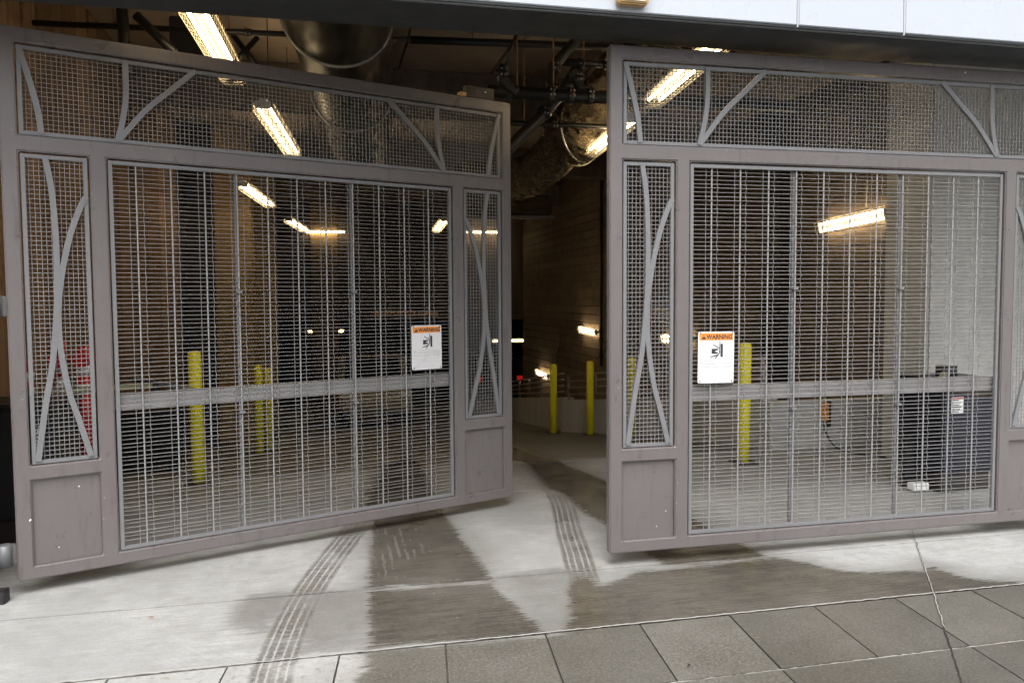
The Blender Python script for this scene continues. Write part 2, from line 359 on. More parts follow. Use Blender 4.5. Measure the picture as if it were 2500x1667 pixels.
def track_uv(P, line):
    L = np.array([tuple(p)[:2] for p in catmull([(x, y, 0) for x, y in line], 6)]); best = np.full(len(P), 1e9); U = np.full(len(P), 9.0); V = np.zeros(len(P)); s = 0
    for a, b in zip(L[:-1], L[1:]):
        e = b-a; l = np.hypot(*e); w = P-a; t = (w@e)/(l*l); tc = np.clip(t, 0, 1); q = w-np.outer(tc, e); d = np.hypot(*q.T)
        sd = (e[0]*w[:, 1]-e[1]*w[:, 0])/l; m = d < best
        best[m] = d[m]; U[m] = np.where((t[m] < -.02) | (t[m] > 1.02), np.sign(sd[m])*np.maximum(d[m], np.abs(sd[m])), sd[m]); V[m] = s+tc[m]*l; s += l
    return U, V
def slab(name, mat, parent, x0, x1, y0, y1, step=.03, shear=0.0, zf=None, zoff=0.0, depth=.03, fine=None):
    """flat slab as a grid carrying the wet-shape distance fields; skirts give it thickness"""
    fx0, fx1 = fine or (x0, x1)
    xs = sorted(set([x0, x1]+list(np.linspace(max(x0, fx0), min(x1, fx1), max(2, int((min(x1, fx1)-max(x0, fx0))/step)+1)))))
    ys = np.linspace(y0, y1, max(2, int((y1-y0)/step)+1))
    X, Y = np.meshgrid(xs, ys); X = X+shear*(Y-3.62); nx, ny = len(xs), len(ys)
    Z = np.array([[zf(y) if zf else 0.0]*nx for y in ys])+zoff
    P = np.stack([X.ravel(), Y.ravel()], 1); V = np.column_stack([P, Z.ravel()])
    idx = np.arange(nx*ny).reshape(ny, nx)
    F = np.stack([idx[:-1, :-1], idx[:-1, 1:], idx[1:, 1:], idx[1:, :-1]], -1).reshape(-1, 4).tolist()
    ring = list(idx[0, :])+list(idx[1:, -1])+list(idx[-1, -2::-1])+list(idx[-2:0:-1, 0]); k = len(V)
    V = np.vstack([V, V[ring]-[0, 0, depth]]); m = len(ring)
    F += [[int(ring[(i+1) % m]), int(ring[i]), k+i, k+(i+1) % m] for i in range(m)]
    me = bpy.data.meshes.new(name); me.from_pydata(V.tolist(), [], F); P = V[:, :2]
    def at(nm, val): me.attributes.new(nm, 'FLOAT', 'POINT').data.foreach_set('value', np.ascontiguousarray(val, dtype=np.float32))
    at('wet_distance', np.min([poly_sd(P, p) for p in WET], 0)); at('damp_distance', np.min([poly_sd(P, p) for p in DAMP], 0))
    at('streak_distance', np.min([poly_sd(P, p) for p in STREAK], 0))
    u, v = track_uv(P, TRACK_A); at('track_a_side', u); at('track_a_along', v)
    u, v = track_uv(P, TRACK_B); at('track_b_side', u); at('track_b_along', v)
    me.materials.append(MATS[mat]); me.update()
    o = bpy.data.objects.new(name, me); COL.objects.link(o); o.parent = parent
    return o
# street and surroundings to the horizon, open where the garage ramp drops away
g = MB()
for a, b in (((-400, -400), (400, 7.45)), ((-400, 7.45), (-3.2, 400)), ((9.5, 7.45), (400, 400)), ((-3.2, 45), (9.5, 400))):
    g.add([(a[0], a[1], -.032), (b[0], a[1], -.032), (b[0], b[1], -.032), (a[0], b[1], -.032)], [(0, 1, 2, 3)])
tag(g.build('ground', 'street'), kind='structure')
side = tag(box('sidewalk', (-9, 0.2, -.028), (12, 3.64, -.018), 'subbase'), kind='structure')
drive = tag(box('driveway', (-9, 3.645, -.028), (12, 7.44, -.018), 'subbase'), kind='structure')
G = .0045
PX = .485; X0 = -.965
for k in range(-3, 10):     # near row of half-metre slabs
    slab('slab', 'walk_concrete', side, X0+k*PX+G, X0+(k+1)*PX-G, 3.045, 3.625, .03, .11, None, random.uniform(-.0015, .0015))
for k in range(-2, 6):      # second row, double-length slabs
    slab('slab', 'walk_concrete', side, X0+(2*k)*PX+G, X0+(2*k+2)*PX-G, 2.05, 3.03, .05, .11, None, random.uniform(-.0015, .0015))
slab('slab', 'walk_concrete', side, -9, X0-3*PX-G, 2.05, 3.625, .2, .11); slab('slab', 'walk_concrete', side, X0+10*PX+G, 12, 2.05, 3.625, .2, .11)
slab('slab', 'walk_concrete', side, -9, 12, .3, 2.035, .25)
for y0, y1 in ((3.650, 4.425), (4.437, 5.445), (5.455, 6.40), (6.41, 7.44)):
    slab('slab', 'apron_concrete', drive, -9, 12, y0, y1, .03, 0, None, random.uniform(-.001, .001), .03, (-2.3, 5.6))
# sealed joints: pale mortar line against the sidewalk, and the diagonal expansion joint
def ragged_strip(name, pts, w, mat, parent, z, seed):
    rr = random.Random(seed); L = catmull([(x, y, 0) for x, y in pts], 1); P = []
    for a, b in zip(L[:-1], L[1:]):
        n = max(2, int((b-a).length/.025))
        P += [a.lerp(b, i/n) for i in range(n)]
    P.append(L[-1]); vs = []
    for i, p in enumerate(P):
        d = (P[min(i+1, len(P)-1)]-P[max(i-1, 0)]).normalized(); q = Vector((-d.y, d.x, 0)); c = rr.uniform(-.0035, .0035)
        vs += [(p+q*(w*rr.uniform(.35, .6)+c)).to_tuple(), (p-q*(w*rr.uniform(.35, .6)-c)).to_tuple()]
    m = MB().add([(x, y, z) for x, y, _ in vs], [(2*i, 2*i+1, 2*i+3, 2*i+2) for i in range(len(P)-1)])
    return m.build(name, mat, parent)
ragged_strip('mortar_joint', [(-9, 3.637), (12, 3.637)], .011, 'sealant', side, .0035, 1)
ragged_strip('mortar_joint', [(1.1, 3.037), (7, 3.037)], .009, 'sealant', side, -.003, 4)
ragged_strip('expansion_joint', [(3.87, 4.66), (3.52, 4.15), (3.18, 3.65), (2.88, 3.23), (2.52, 2.72)], .008, 'steel_dark', drive, .0038, 2)
ragged_strip('expansion_joint', [(3.875, 4.67), (3.525, 4.16), (3.185, 3.66), (2.885, 3.24)], .0045, 'sealant', drive, .0062, 3)
# garage floor: level behind the gates, then a ramp down
gf = tag(box('garage_floor', (-3.15, 7.46, -3.2), (9.4, 45, -2.95), 'subbase'), kind='structure')
slab('slab', 'sealant_strip' if 'sealant_strip' in MATS else 'apron_concrete', gf, -3.1, 9.3, 7.452, 7.66, .04, 0, floor_z, .004, .05, (-2.5, 6))
for y0, y1 in ((7.665, 8.9), (8.905, 11.2), (11.21, 15), (15.01, 20), (20.01, 25.5)):
    slab('slab', 'garage_concrete', gf, -3.1, 9.3, y0, y1, .08, 0, floor_z, 0, .3, (-2.6, 6.2))
slab('slab', 'garage_concrete', gf, -3.1, 9.3, 25.51, 44, 1.0, 0, floor_z, 0, .3)

# ------------------------------------------------------------------ the garage building
GB = tag(empty('parking_garage', (0, 0, 0)), 'concrete parking garage with dark soffit and white metal fascia above its entrance', 'building')
# left wall of tall vertical boards
lw = box('board_wall', (-2.75, 4.9, -1.2), (-2.44, 13.8, 4.65), 'dark_concrete', GB)
yb = 4.92
while yb < 13.7:
    w = random.choice((.3, .38, .46)); y2 = min(yb+w, 13.79)
    box('wall_board', (-2.439, yb, -1.1), (-2.4+random.uniform(-.012, .012), y2-.008, 4.6), 'board_concrete', lw, .004); yb = y2
box('door_wall', (-3.1, 14.6, -2.6), (-1.95, 14.9, 4.6), 'door_dark', GB)
box('return_wall', (-3.05, 13.81, -2.6), (-2.42, 14.59, 4.6), 'door_dark', GB)
cl = box('column', (-1.949, 14.5, -2.6), (-1.34, 15.1, 4.6), 'column_tan', GB, .02)
box('column', (-1.95, 20.0, -2.6), (-1.3, 20.6, 4.6), 'column_tan', GB, .02)
box('left_far_wall', (-3.1, 14.91, -2.6), (-2.85, 45, 4.6), 'dark_concrete', GB)
# right wall laid in courses
rw = box('block_wall', (6.05, 6.93, -2.9), (6.4, 24.85, 4.65), 'dark_concrete', GB)
z = -2.6
while z < 4.5:
    box('block_course', (5.99, 6.94, z+.004), (6.049, 24.84, z+.196), 'block_concrete', rw, .004); z += .2
box('grey_pier', (5.36, 6.3, -.03), (8.5, 6.92, 4.62), 'grey_concrete', GB, .02)
box('right_return', (7.3, 4.75, -.03), (7.6, 6.29, 4.62), 'grey_concrete', GB)
box('far_wall', (-2.84, 25.2, .9), (9.2, 25.6, 4.62), 'dark_concrete', GB)
box('far_wall_lit_patch', (-.6, 25.0, -2.4), (.2, 25.19, 4.6), 'column_tan', GB, .02)  # tan panel: lamp-lit patch of the far wall put into its colour
box('lower_ceiling', (-2.84, 25.61, .9), (9.2, 44, 1.1), 'dark_concrete', GB)
box('rear_wall', (-2.84, 44.01, -2.9), (9.2, 44.3, 1.1), 'dark_concrete', GB)
box('right_far_wall', (9.21, 6.93, -2.9), (9.4, 44, 4.6), 'dark_concrete', GB)
ce = box('ceiling', (-3.1, 4.65, 4.66), (9.4, 25.6, 4.9), 'dark_concrete', GB)
for i in range(-2, 5):
    for j in range(0, 8):
        x0 = -.31+i*1.22; y0 = 4.75+j*2.05
        if x0 < -2.9: continue
        box('insulation_board', (x0+.008, y0+.008, 4.60), (x0+1.212, y0+2.042, 4.655), 'insulation', ce, .008)
for y in (10.6, 15.6, 20.6): box('ceiling_beam', (-2.39, y, 4.05), (5.98, y+.4, 4.59), 'dark_concrete', GB)
box('ceiling_beam', (4.0, 5.9, 3.75), (4.95, 10.59, 4.59), 'block_concrete', GB, .01)
# facade: lintel, soffit, reveal trim, white panels, jambs
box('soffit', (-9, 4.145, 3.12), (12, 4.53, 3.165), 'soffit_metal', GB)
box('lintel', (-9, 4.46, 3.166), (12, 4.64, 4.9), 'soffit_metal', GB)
box('reveal_trim', (-9, 4.120, 3.1215), (12, 4.1449, 3.129), 'trim_metal', GB, .003)
box('reveal_trim', (-9, 4.108, 3.1305), (12, 4.1449, 3.1385), 'trim_metal', GB, .003)
fa = box('fascia', (-9, 4.14, 3.166), (12, 4.455, 9), 'seam_metal', GB)
xs = [-9, -5.2, -1.6, .524, 2.589, 3.280, 5.35, 7.4, 12]
for a, b in zip(xs[:-1], xs[1:]): box('fascia_panel', (a+.006, 4.098, 3.1405), (b-.006, 4.139, 8.9), 'white_panel', fa, .004)
for x in xs[1:-1]: box('seam_cap', (x-.004, 4.10, 3.130), (x+.004, 4.1385, 8.8), 'seam_metal', fa)
box('jamb', (-9, 4.55, -.03), (-1.9, 4.89, 3.119), 'grey_concrete', GB, .01)
box('jamb', (7.4, 4.47, -.03), (12, 4.69, 3.119), 'grey_concrete', GB, .01)
box('base_channel', (-1.899, 4.66, -.03), (-1.735, 4.74, .07), 'black_paint', GB, .004)
# roof and back shell keep daylight out of the interior
box('roof', (-9, 4.56, 8.91), (12, 46, 9.2), 'dark_concrete', GB)
box('side_shell', (-9, 4.9, -.03), (-3.11, 46, 8.9), 'dark_concrete', GB); box('side_shell', (9.41, 4.75, -.03), (12, 46, 8.9), 'dark_concrete', GB)
box('rear_shell', (-3.1, 45.1, -3), (9.4, 46, 8.9), 'dark_concrete', GB)

# ------------------------------------------------------------------ parapet and guard rails beside the ramp
PW = tag(empty('parapet_wall', (4.05, 7.5, 0)), 'low grey concrete parapet wall along the ramp behind the right gate', 'wall')
def sloped_wall(name, a, b, thick, h, mat, parent, base=None):
    (ax, ay), (bx, by) = a, b; d = Vector((bx-ax, by-ay, 0)).normalized(); n = Vector((-d.y, d.x, 0))*thick
    za, zb = floor_z(ay), floor_z(by); vs = []
    for (x, y, zz) in ((ax, ay, za), (bx, by, zb)):
        for o in (Vector(), n):
            vs += [(x+o.x, y+o.y, zz-.15), (x+o.x, y+o.y, zz+h)]
    m = MB().add(vs, [(0, 1, 5, 4), (2, 6, 7, 3), (1, 3, 7, 5), (0, 4, 6, 2), (0, 2, 3, 1), (4, 5, 7, 6)])
    o = m.build(name, mat, parent, .012); o.matrix_parent_inverse = parent.matrix_world.inverted() if False else Matrix.Translation(-parent.location)
    return o
sloped_wall('wall', (3.85, 13.2), (4.52, 10.6), .2, .55, 'grey_concrete', PW)
sloped_wall('wall', (4.522, 10.59), (4.45, 7.655), .2, .55, 'grey_concrete', PW)
sloped_wall('wall', (4.45, 7.45), (5.985, 7.45), .2, .50, 'grey_concrete', PW)
FW = tag(empty('ramp_wall', (3.95, 13.6, 0)), 'dark concrete curb wall running down the ramp beyond the bollards', 'wall')
sloped_wall('wall', (4.75, 22), (3.95, 13.42), .2, .60, 'grey_concrete', FW)
def guard_rail(name, a, b, ha, posts, label):
    root = tag(empty(name, (a[0], a[1], floor_z(a[1])+ha)), label, 'railing')
    A = Vector((0, 0, 0)); B = Vector((b[0]-a[0], b[1]-a[1], floor_z(b[1])-floor_z(a[1])))
    for h in (.10, .21, .32, .43): tube('rail', [A+Vector((0, 0, h)), B+Vector((0, 0, h))], .019, 'rail_paint', root, 8)
    for t_ in posts: p = A.lerp(B, t_); tube('post', [p, p+Vector((0, 0, .44))], .022, 'rail_paint', root, 8)
    return root
guard_rail('guard_rail', (3.96, 13.15), (4.60, 10.65), .55, (0.01, .34, .67, .99), 'brown pipe guard rail on the low grey parapet behind the two gap bollards')
guard_rail('guard_rail', (4.615, 10.5), (4.55, 7.75), .55, (.01, .5, .99), 'brown pipe guard rail on the parapet behind the right gate, nearer stretch')
guard_rail('guard_rail', (4.02, 13.62), (4.70, 21.4), .60, (.1, .3, .5, .7, .9), 'brown pipe guard rail sloping down the ramp beyond the yellow bollards')

# ------------------------------------------------------------------ the two swing gates
W, H = 3.263, 3.0
p_, n_, s_ = .0793, .4192, .5056
VT, VB, MT, NB, KT, KB = 2.9204, 2.4313, 2.3436, .6324, .5517, .0755
T = .062
def gate_frame():
    us = [0, p_, n_, s_, W-s_, W-n_, W-p_, W]; vsl = [0, KB, KT, NB, MT, VB, VT, H]
    holes = set()
    for i in range(1, 6): holes.add((i, 5))
    for i in (1, 5): holes.add((i, 1)); holes.add((i, 3))
    for j in (1, 2, 3): holes.add((3, j))
    bm = bmesh.new(); V = {}
    def vv(i, j, d):
        k = (i, j, d)
        if k not in V: V[k] = bm.verts.new((us[i], d, vsl[j]))
        return V[k]
    solid = lambda i, j: 0 <= i < 7 and 0 <= j < 7 and (i, j) not in holes
    for i in range(7):
        for j in range(7):
            if not solid(i, j): continue
            bm.faces.new([vv(i, j, 0), vv(i+1, j, 0), vv(i+1, j+1, 0), vv(i, j+1, 0)])
            bm.faces.new([vv(i, j, T), vv(i, j+1, T), vv(i+1, j+1, T), vv(i+1, j, T)])
            for di, dj, (a, b) in ((-1, 0, ((i, j+1), (i, j))), (1, 0, ((i+1, j), (i+1, j+1))), (0, -1, ((i, j), (i+1, j))), (0, 1, ((i+1, j+1), (i, j+1)))):
                if not solid(i+di, j+dj): bm.faces.new([vv(*b, 0), vv(*a, 0), vv(*a, T), vv(*b, T)])
    bmesh.ops.recalc_face_normals(bm, faces=bm.faces)
    es = [e for e in bm.edges if len(e.link_faces) == 2 and e.calc_face_angle(0) > .6]
    bmesh.ops.bevel(bm, geom=es, offset=.007, segments=3, affect='EDGES', clamp_overlap=True)
    for f in bm.faces: f.smooth = False
    me = bpy.data.meshes.new('frame'); bm.to_mesh(me); bm.free(); me.materials.append(MATS['gate_paint']); return me
def link(name, me, parent, loc=None):
    o = bpy.data.objects.new(name, me); COL.objects.link(o); o.parent = parent
    if loc: o.location = loc
    return o
def weave(x0, x1, z0, z1, pitch, r, dep, amp):
    m = MB(); nx = round((x1-x0)/pitch); nz = round((z1-z0)/pitch); px = (x1-x0)/nx; pz = (z1-z0)/nz
    for i in range(1, nx):
        x = x0+i*px; m.tube([(x, dep+amp*(1 if (i+j) % 2 else -1)*(0 if j in (0, nz) else 1), z0+j*pz) for j in range(0, nz+1)], r, 4, False)
    for j in range(1, nz):
        zz = z0+j*pz; m.tube([(x0+i*px, dep-amp*(1 if (i+j) % 2 else -1)*(0 if i in (0, nx) else 1), zz) for i in range(0, nx+1)], r, 4, False)
    return m
def inner(x0, x1, z0, z1, w=.022, d0=.013, d1=.034):
    m = MB(); x0 += .008; x1 -= .008; z0 += .003; z1 -= .009
    m.box((x0, d0, z0), (x0+w, d1, z1)); m.box((x1-w, d0, z0), (x1, d1, z1))
    m.box((x0+w, d0+.001, z0), (x1-w, d1, z0+w)); m.box((x0+w, d0+.001, z1-w), (x1-w, d1, z1)); return m
def flat_bar(pts, w=.030, d0=.006, d1=.025):
    P = catmull([(a, 0, b) for a, b in pts], 7); L = []; Rr = []
    for i, p in enumerate(P):
        d = (P[min(i+1, len(P)-1)]-P[max(i-1, 0)]).normalized(); q = Vector((-d.z, 0, d.x))*w/2
        L.append(p+q); Rr.append(p-q)
    m = MB(); n = len(P); vs = [(v.x, d, v.z) for d in (d0, d1) for v in L+Rr]
    fs = []
    for i in range(n-1):
        a, b, c, e = i, i+1, n+i+1, n+i
        fs += [(a, b, c, e), (2*n+a, 2*n+e, 2*n+c, 2*n+b), (a, 2*n+a, 2*n+b, b), (e, c, 2*n+c, 2*n+e)]
    m.add(vs, fs); return m
GM = {}
GM['frame'] = gate_frame()
mx0, mx1, mz0, mz1 = s_+.026, W-s_-.026, KB+.026, MT-.026
GM['wire_h'] = [MB().tube([(mx0-.004, 0, 0), (mx1+.004, 0, 0)], .0020, 6, False).mesh('wire', 'wire_metal')]
RODS = [.660+.1908*k for k in range(11)]
GM['rod'] = MB().tube([(0, 0, mz0-.004), (0, 0, mz1+.004)], .0050, 8, False).mesh('rod', 'rod_metal')
NW = 89
PZ = (mz1-mz0)/NW
def crimp(ph, sgn):
    pts = []
    for i in range(0, NW+1):
        zz = mz0+i*PZ; k = (i+ph) % 3
        pts.append((sgn*(.0 if k else -.0022), -.0055 if k == 0 else .0035, zz))
    return MB().tube(pts, .0020, 5, False).mesh('crimped_wire', 'wire_metal')
GM['crimp'] = [crimp(0, 1), crimp(0, -1)]
GM['post'] = MB().box((-.008, .042, mz0), (.008, .060, mz1)).mesh('support_bar', 'inner_paint')
GM['clip'] = MB().box((-.016, .012, -.007), (.016, .045, .007)).mesh('clip', 'inner_paint')
GM['rail'] = MB().box((s_+.004, .046, .895), (W-s_-.004, .098, .985)).build('cross_rail', 'galvanized', None, .006).data
bpy.data.objects.remove(bpy.data.objects['cross_rail'])
def mk(mb, name, mat, bevel=0.0):
    o = mb.build(name, mat, None, bevel); me = o.data; bpy.data.objects.remove(o); return me
GM['in_main'] = mk(inner(s_+.001, W-s_-.001, KB+.001, MT-.001), 'inner_frame', 'inner_paint', .002)
GM['in_side'] = mk(inner(p_+.001, n_-.001, NB+.001, MT-.001), 'inner_frame', 'inner_paint', .002)
GM['in_top'] = mk(inner(p_+.001, W-p_-.001, VB+.001, VT-.001), 'inner_frame', 'inner_paint', .002)
GM['kick'] = mk(MB().box((p_+.001, .022, KB+.001), (n_-.001, .032, KT-.001)), 'kick_panel', 'gate_paint')
GM['mesh_side'] = weave(p_+.022, n_-.022, NB+.022, MT-.022, .0252, .0023, .030, .0026).mesh('woven_mesh', 'wire_metal')
GM['mesh_top'] = weave(p_+.022, W-p_-.022, VB+.022, VT-.022, .0252, .0023, .030, .0026).mesh('woven_mesh', 'wire_metal')
SIDE1 = [(.205, MT-.02), (.232, 2.13), (.243, 1.84), (.236, 1.52), (.205, 1.20), (.163, .96), (.117, NB+.02)]
SIDE2 = [(.400, 2.12), (.368, 2.06), (.315, 1.91), (.268, 1.70), (.243, 1.50), (.245, 1.28), (.280, 1.03), (.325, .86), (.378, NB+.02)]
TOPB = [[(.098, VT-.015), (.140, 2.75), (.178, 2.58), (.193, VB+.015)], [(.622, VT-.015), (.620, 2.72), (.602, 2.58), (.570, VB+.015)],
        [(1.005, VT-.015), (.86, 2.77), (.72, 2.635), (.572, VB+.015)]]
def mirror(pts): return [(W-a, b) for a, b in pts]
GM['bars_side'] = [[mk(flat_bar(f(s), .030, .0060+.0015*k, .026), 'curved_bar', 'inner_paint') for k, s in enumerate((SIDE1, SIDE2))] for f in (lambda q: q, mirror)]
GM['bars_top'] = [mk(flat_bar(f(s), .030, .0060+.0012*k, .026), 'curved_bar', 'inner_paint') for f in (lambda q: q, mirror) for k, s in enumerate(TOPB)]
def build_gate(loc, rz, label):
    gt = tag(empty('swing_gate', loc, rz), label, 'gate', 'swing gates at the garage entrance')
    link('frame', GM['frame'], gt)
    mp = link('main_panel', GM['in_main'], gt)
    for i in range(1, NW):
        front = i % 3 == 0
        wr = link('wire', GM['wire_h'][0], mp, (0, (.021 if front else .035)+random.uniform(-.001, .001), mz0+i*PZ+random.uniform(-.0012, .0012))); wr.rotation_euler.y = random.uniform(-.0007, .0007)
    for k, x in enumerate(RODS):
        link('rod', GM['rod'], mp, (x, .028, 0))
        link('crimped_wire', GM['crimp'][0], mp, (x-.037, .028, 0)); link('crimped_wire', GM['crimp'][1], mp, (x+.037, .028, 0))
    for k in (3, 7):
        sb = link('support_bar', GM['post'], mp, (RODS[k]-.006, 0, 0))
        for zz in (1.585, .83): link('clip', GM['clip'], mp, (RODS[k]-.002, 0, zz))
    link('cross_rail', GM['rail'], gt)
    for i in (0, 1):
        sp = link('side_panel', GM['in_side'], gt, (0 if i == 0 else W-p_-n_, 0, 0))
        tag(link('woven_mesh', GM['mesh_side'], sp), kind='stuff')
        for me in GM['bars_side'][i]: link('curved_bar', me, sp, (0 if i == 0 else -(W-p_-n_), 0, 0))
        link('kick_panel', GM['kick'], gt, (0 if i == 0 else W-p_-n_, 0, 0))
    tp = link('transom_panel', GM['in_top'], gt)
    tag(link('woven_mesh', GM['mesh_top'], tp), kind='stuff')
    for me in GM['bars_top']: link('curved_bar', me, tp)
    return gt
RG = build_gate((1.598, 4.446, .08), 0, 'taupe steel mesh gate standing closed on the right, nearer the street')
LG_LOC, LG_ROT = Vector((-1.703, 4.768, .08)), .3664
LG = build_gate(LG_LOC, LG_ROT, 'taupe steel mesh gate on the left swung partly inward')
# stop block on the free end of the left gate, paint chip marks, hinge knuckles
sb_ = box('stop_block', (2.88, .005, H+.001), (3.12, .055, H+.085), 'steel_dark', LG, .004)
for x in (2.97, 3.04): MB().tube([(x, .0045, H+.05), (x, -.002, H+.05)], .006, 8).build('bolt', 'chrome', sb_)
box('stop_strap', (2.83, -.001, H+.0005), (2.878, .058, H+.03), 'brass_housing', LG, .003)
for zz in (.16, 1.51): 
    hg = box('hinge_leaf', (-.10, -.002, zz-.055), (-.001, .03, zz+.055), 'gate_paint', LG, .005)
    MB().tube([(-.055, -.004, zz-.06), (-.055, -.004, zz+.06)], .034, 14).build('hinge_barrel', 'trim_metal', hg)
for (u, v, a) in ((.068, .335, .006), (.31, .49, .004), (.20, .16, .003)):
    MB().prism([(u-a, v-a*1.3), (u+a, v-a*.2), (u+a*.8, v+a), (u-a*.6, v+a*.9)], -.0006, .001).build('paint_chip', 'label_white', LG)
for (u, v, a) in ((.30, .15, .003), (.36, .24, .003), (2.42, 2.97, .006)):
    MB().prism([(u-a, v-a*1.3), (u+a, v-a*.2), (u+a*.8, v+a), (u-a*.6, v+a*.9)], -.0006, .001).build('paint_chip', 'label_white', RG)

# ------------------------------------------------------------------ warning signs
def rounded(x0, x1, z0, z1, r, n=5):
    out = []
    for cx, cz, a0 in ((x1-r, z1-r, 0), (x0+r, z1-r, 90), (x0+r, z0+r, 180), (x1-r, z0+r, 270)):
        out += [(cx+r*math.cos(R(a0+90*i/n)), cz+r*math.sin(R(a0+90*i/n))) for i in range(n+1)]
    return out
def warning_sign(loc, rz, tilt, label):
    s = tag(empty('warning_sign', loc, rz), label, 'sign', 'gate warning signs'); s.rotation_euler.y = tilt
    w, h = .24, .315
    MB().prism(rounded(0, w, 0, h, .012), 0, .0025).build('plate', 'sign_white', s)
    MB().prism([(.009, h-.052), (w-.009, h-.052), (w-.009, h-.009), (.009, h-.009)], -.0008, .0004).build('orange_band', 'sign_orange', s)
    MB().prism([(.022, h-.045), (.052, h-.045), (.037, h-.016)], -.0016, -.0007).build('alert_triangle', 'sign_ink', s)
    MB().prism([(.0352, h-.036), (.0388, h-.036), (.0398, h-.023), (.0342, h-.023)], -.0022, -.0015).build('exclamation_mark', 'sign_orange', s)
    text_mesh('lettering', 'WARNING', .038, 'sign_ink', s, (.055, -.0016, h-.0445), width=.172, bold=.0011)
    MB().prism([(.009, .137), (w-.009, .137), (w-.009, .1376), (.009, .1376)], -.0008, .0004).build('divider', 'sign_grey_ink', s)
    def shape(poly, nm='pictogram'): MB().prism([(a*w, b*h) for a, b in poly], -.0008, .0004).build(nm, 'sign_ink', s)
    shape([(.62, .515), (.685, .505), (.685, .765), (.62, .76)])                   # wall
    shape([(.595, .81), (.612, .81), (.606, .68), (.588, .68)]); shape([(.575, .58), (.602, .58), (.606, .69), (.585, .69)])
    shape([(.41, .745), (.425, .755), (.585, .685), (.575, .67)])                  # arm
    shape([(.545, .73), (.562, .75), (.562, .71)])                                 # head
    shape([(.375, .57), (.545, .575), (.545, .605), (.50, .605), (.46, .62), (.50, .635), (.545, .635), (.545, .67), (.375, .67)])   # gate
    shape([(.335, .495), (.345, .51), (.52, .555), (.545, .555), (.535, .535)]); shape([(.455, .475), (.475, .47), (.595, .57), (.575, .58)])
    text_mesh('lettering', 'Moving Gate Can Cause', .017, 'sign_grey_ink', s, (.014, -.0016, .117), width=.212, bold=-.0003)
    text_mesh('lettering', 'Serious Injury or Death', .017, 'sign_grey_ink', s, (.014, -.0016, .097), width=.205, bold=-.0003)
    for i, (tx, ww) in enumerate((('KEEP CLEAR! Gate may move at any time', .20), ('without prior warning.', .11), ('Do not let children operate the gate or play', .205), ('in the gate area.', .08), ('This entrance is for vehicles only.', .16), ('Pedestrians must use separate entrance.', .19))):
        text_mesh('small_lettering', tx, .008, 'sign_grey_ink', s, (.016, -.0016, .076-i*.0122), width=ww, bold=-.0002)
    for x in (.014, w-.014):
        for zz in (.010, h-.010): MB().tube([(x, -.0025, zz-.006), (x, -.0025, zz+.010)], .0016, 6).build('cable_tie', 'black_paint', s)
    return s
warning_sign((1.598+.568, 4.446+.010, .08+1.010), 0, R(.4), 'white and orange warning sign tied to the right gate')
def on_left(u, d, v): return (LG_LOC.x+u*math.cos(LG_ROT)-d*math.sin(LG_ROT), LG_LOC.y+u*math.sin(LG_ROT)+d*math.cos(LG_ROT), LG_LOC.z+v)
warning_sign(on_left(2.415, .010, 1.028), LG_ROT, R(-.3), 'white and orange warning sign tied to the left gate')

# ------------------------------------------------------------------ bollards
BM = MB().tube([(0, 0, .012), (0, 0, 1.12), (0, 0, 1.15), (0, 0, 1.165), (0, 0, 1.17)], .057, 20, True, True, [.057, .057, .054, .042, .02]).mesh('sleeve', 'yellow_sleeve')
BP = mk(MB().prism(rounded(-.11, .11, -.11, .11, .02, 3), 0, .012, 'Z'), 'base_plate', 'steel_dark')
BB = MB().tube([(0, 0, 0), (0, 0, .03)], .010, 6).mesh('anchor_bolt', 'galvanized')
def bollard(x, y, label, dz=0.0, lean=0.0):
    b = tag(empty('bollard', (x, y, floor_z(y)+dz)), label, 'bollard', 'yellow bollards inside the garage')
    b.rotation_euler.y = lean
    link('sleeve', BM, b); link('base_plate', BP, b)
    for sx in (-1, 1):
        for sy in (-1, 1): link('anchor_bolt', BB, b, (.085*sx, .085*sy, .012))
    return b
bollard(-1.17, 7.38, 'large yellow bollard behind the left gate, in front of the black bin', 0, R(-.6))
bollard(-.95, 10.76, 'yellow bollard behind the left gate, nearer one of the close pair')
bollard(-.90, 11.65, 'yellow bollard behind the left gate, farther one of the close pair')
bollard(3.59, 12.75, 'yellow bollard seen in the gap between the gates, the left of two')
bollard(3.94, 11.87, 'yellow bollard seen in the gap between the gates, the right of two')
bollard(4.31, 11.02, 'yellow bollard behind the narrow mesh strip of the right gate')
bollard(3.88, 6.98, 'large yellow bollard behind the wide mesh of the right gate', 0, R(.7))

# ------------------------------------------------------------------ fluorescent lamps
def lamp_mesh(L, w):
    hs = MB().box((-w*.2, -L/2, .012), (w*.2, L/2, .075)); hs.box((-w*.42, -L/2, -.02), (w*.42, -L/2+.02, .05)); hs.box((-w*.42, L/2-.02, -.02), (w*.42, L/2, .05))
    tb = MB().tube([(0, -L/2+.05, 0), (0, L/2-.05, 0)], .0125, 10)
    gd = MB(); n = int(L/.075)
    for i in range(n+1):
        y = -L/2+i*L/n; gd.tube([(-w/2-.012, y, .05), (-w/2-.012, y, -.035), (-w/2+.02, y, -.055), (w/2-.02, y, -.055), (w/2+.012, y, -.035), (w/2+.012, y, .05)], .0022, 4, False)
    for x, z in ((-w/2-.012, -.035), (-w/2-.012, .02), (-w/4, -.055), (0, -.055), (w/4, -.055), (w/2+.012, -.035), (w/2+.012, .02)): gd.tube([(x, -L/2, z), (x, L/2, z)], .0022, 4, False)
    return mk(hs, 'housing', 'fixture_white', .004), tb.mesh('tube', 'tube_glow'), gd.mesh('wire_guard', 'guard_wire')
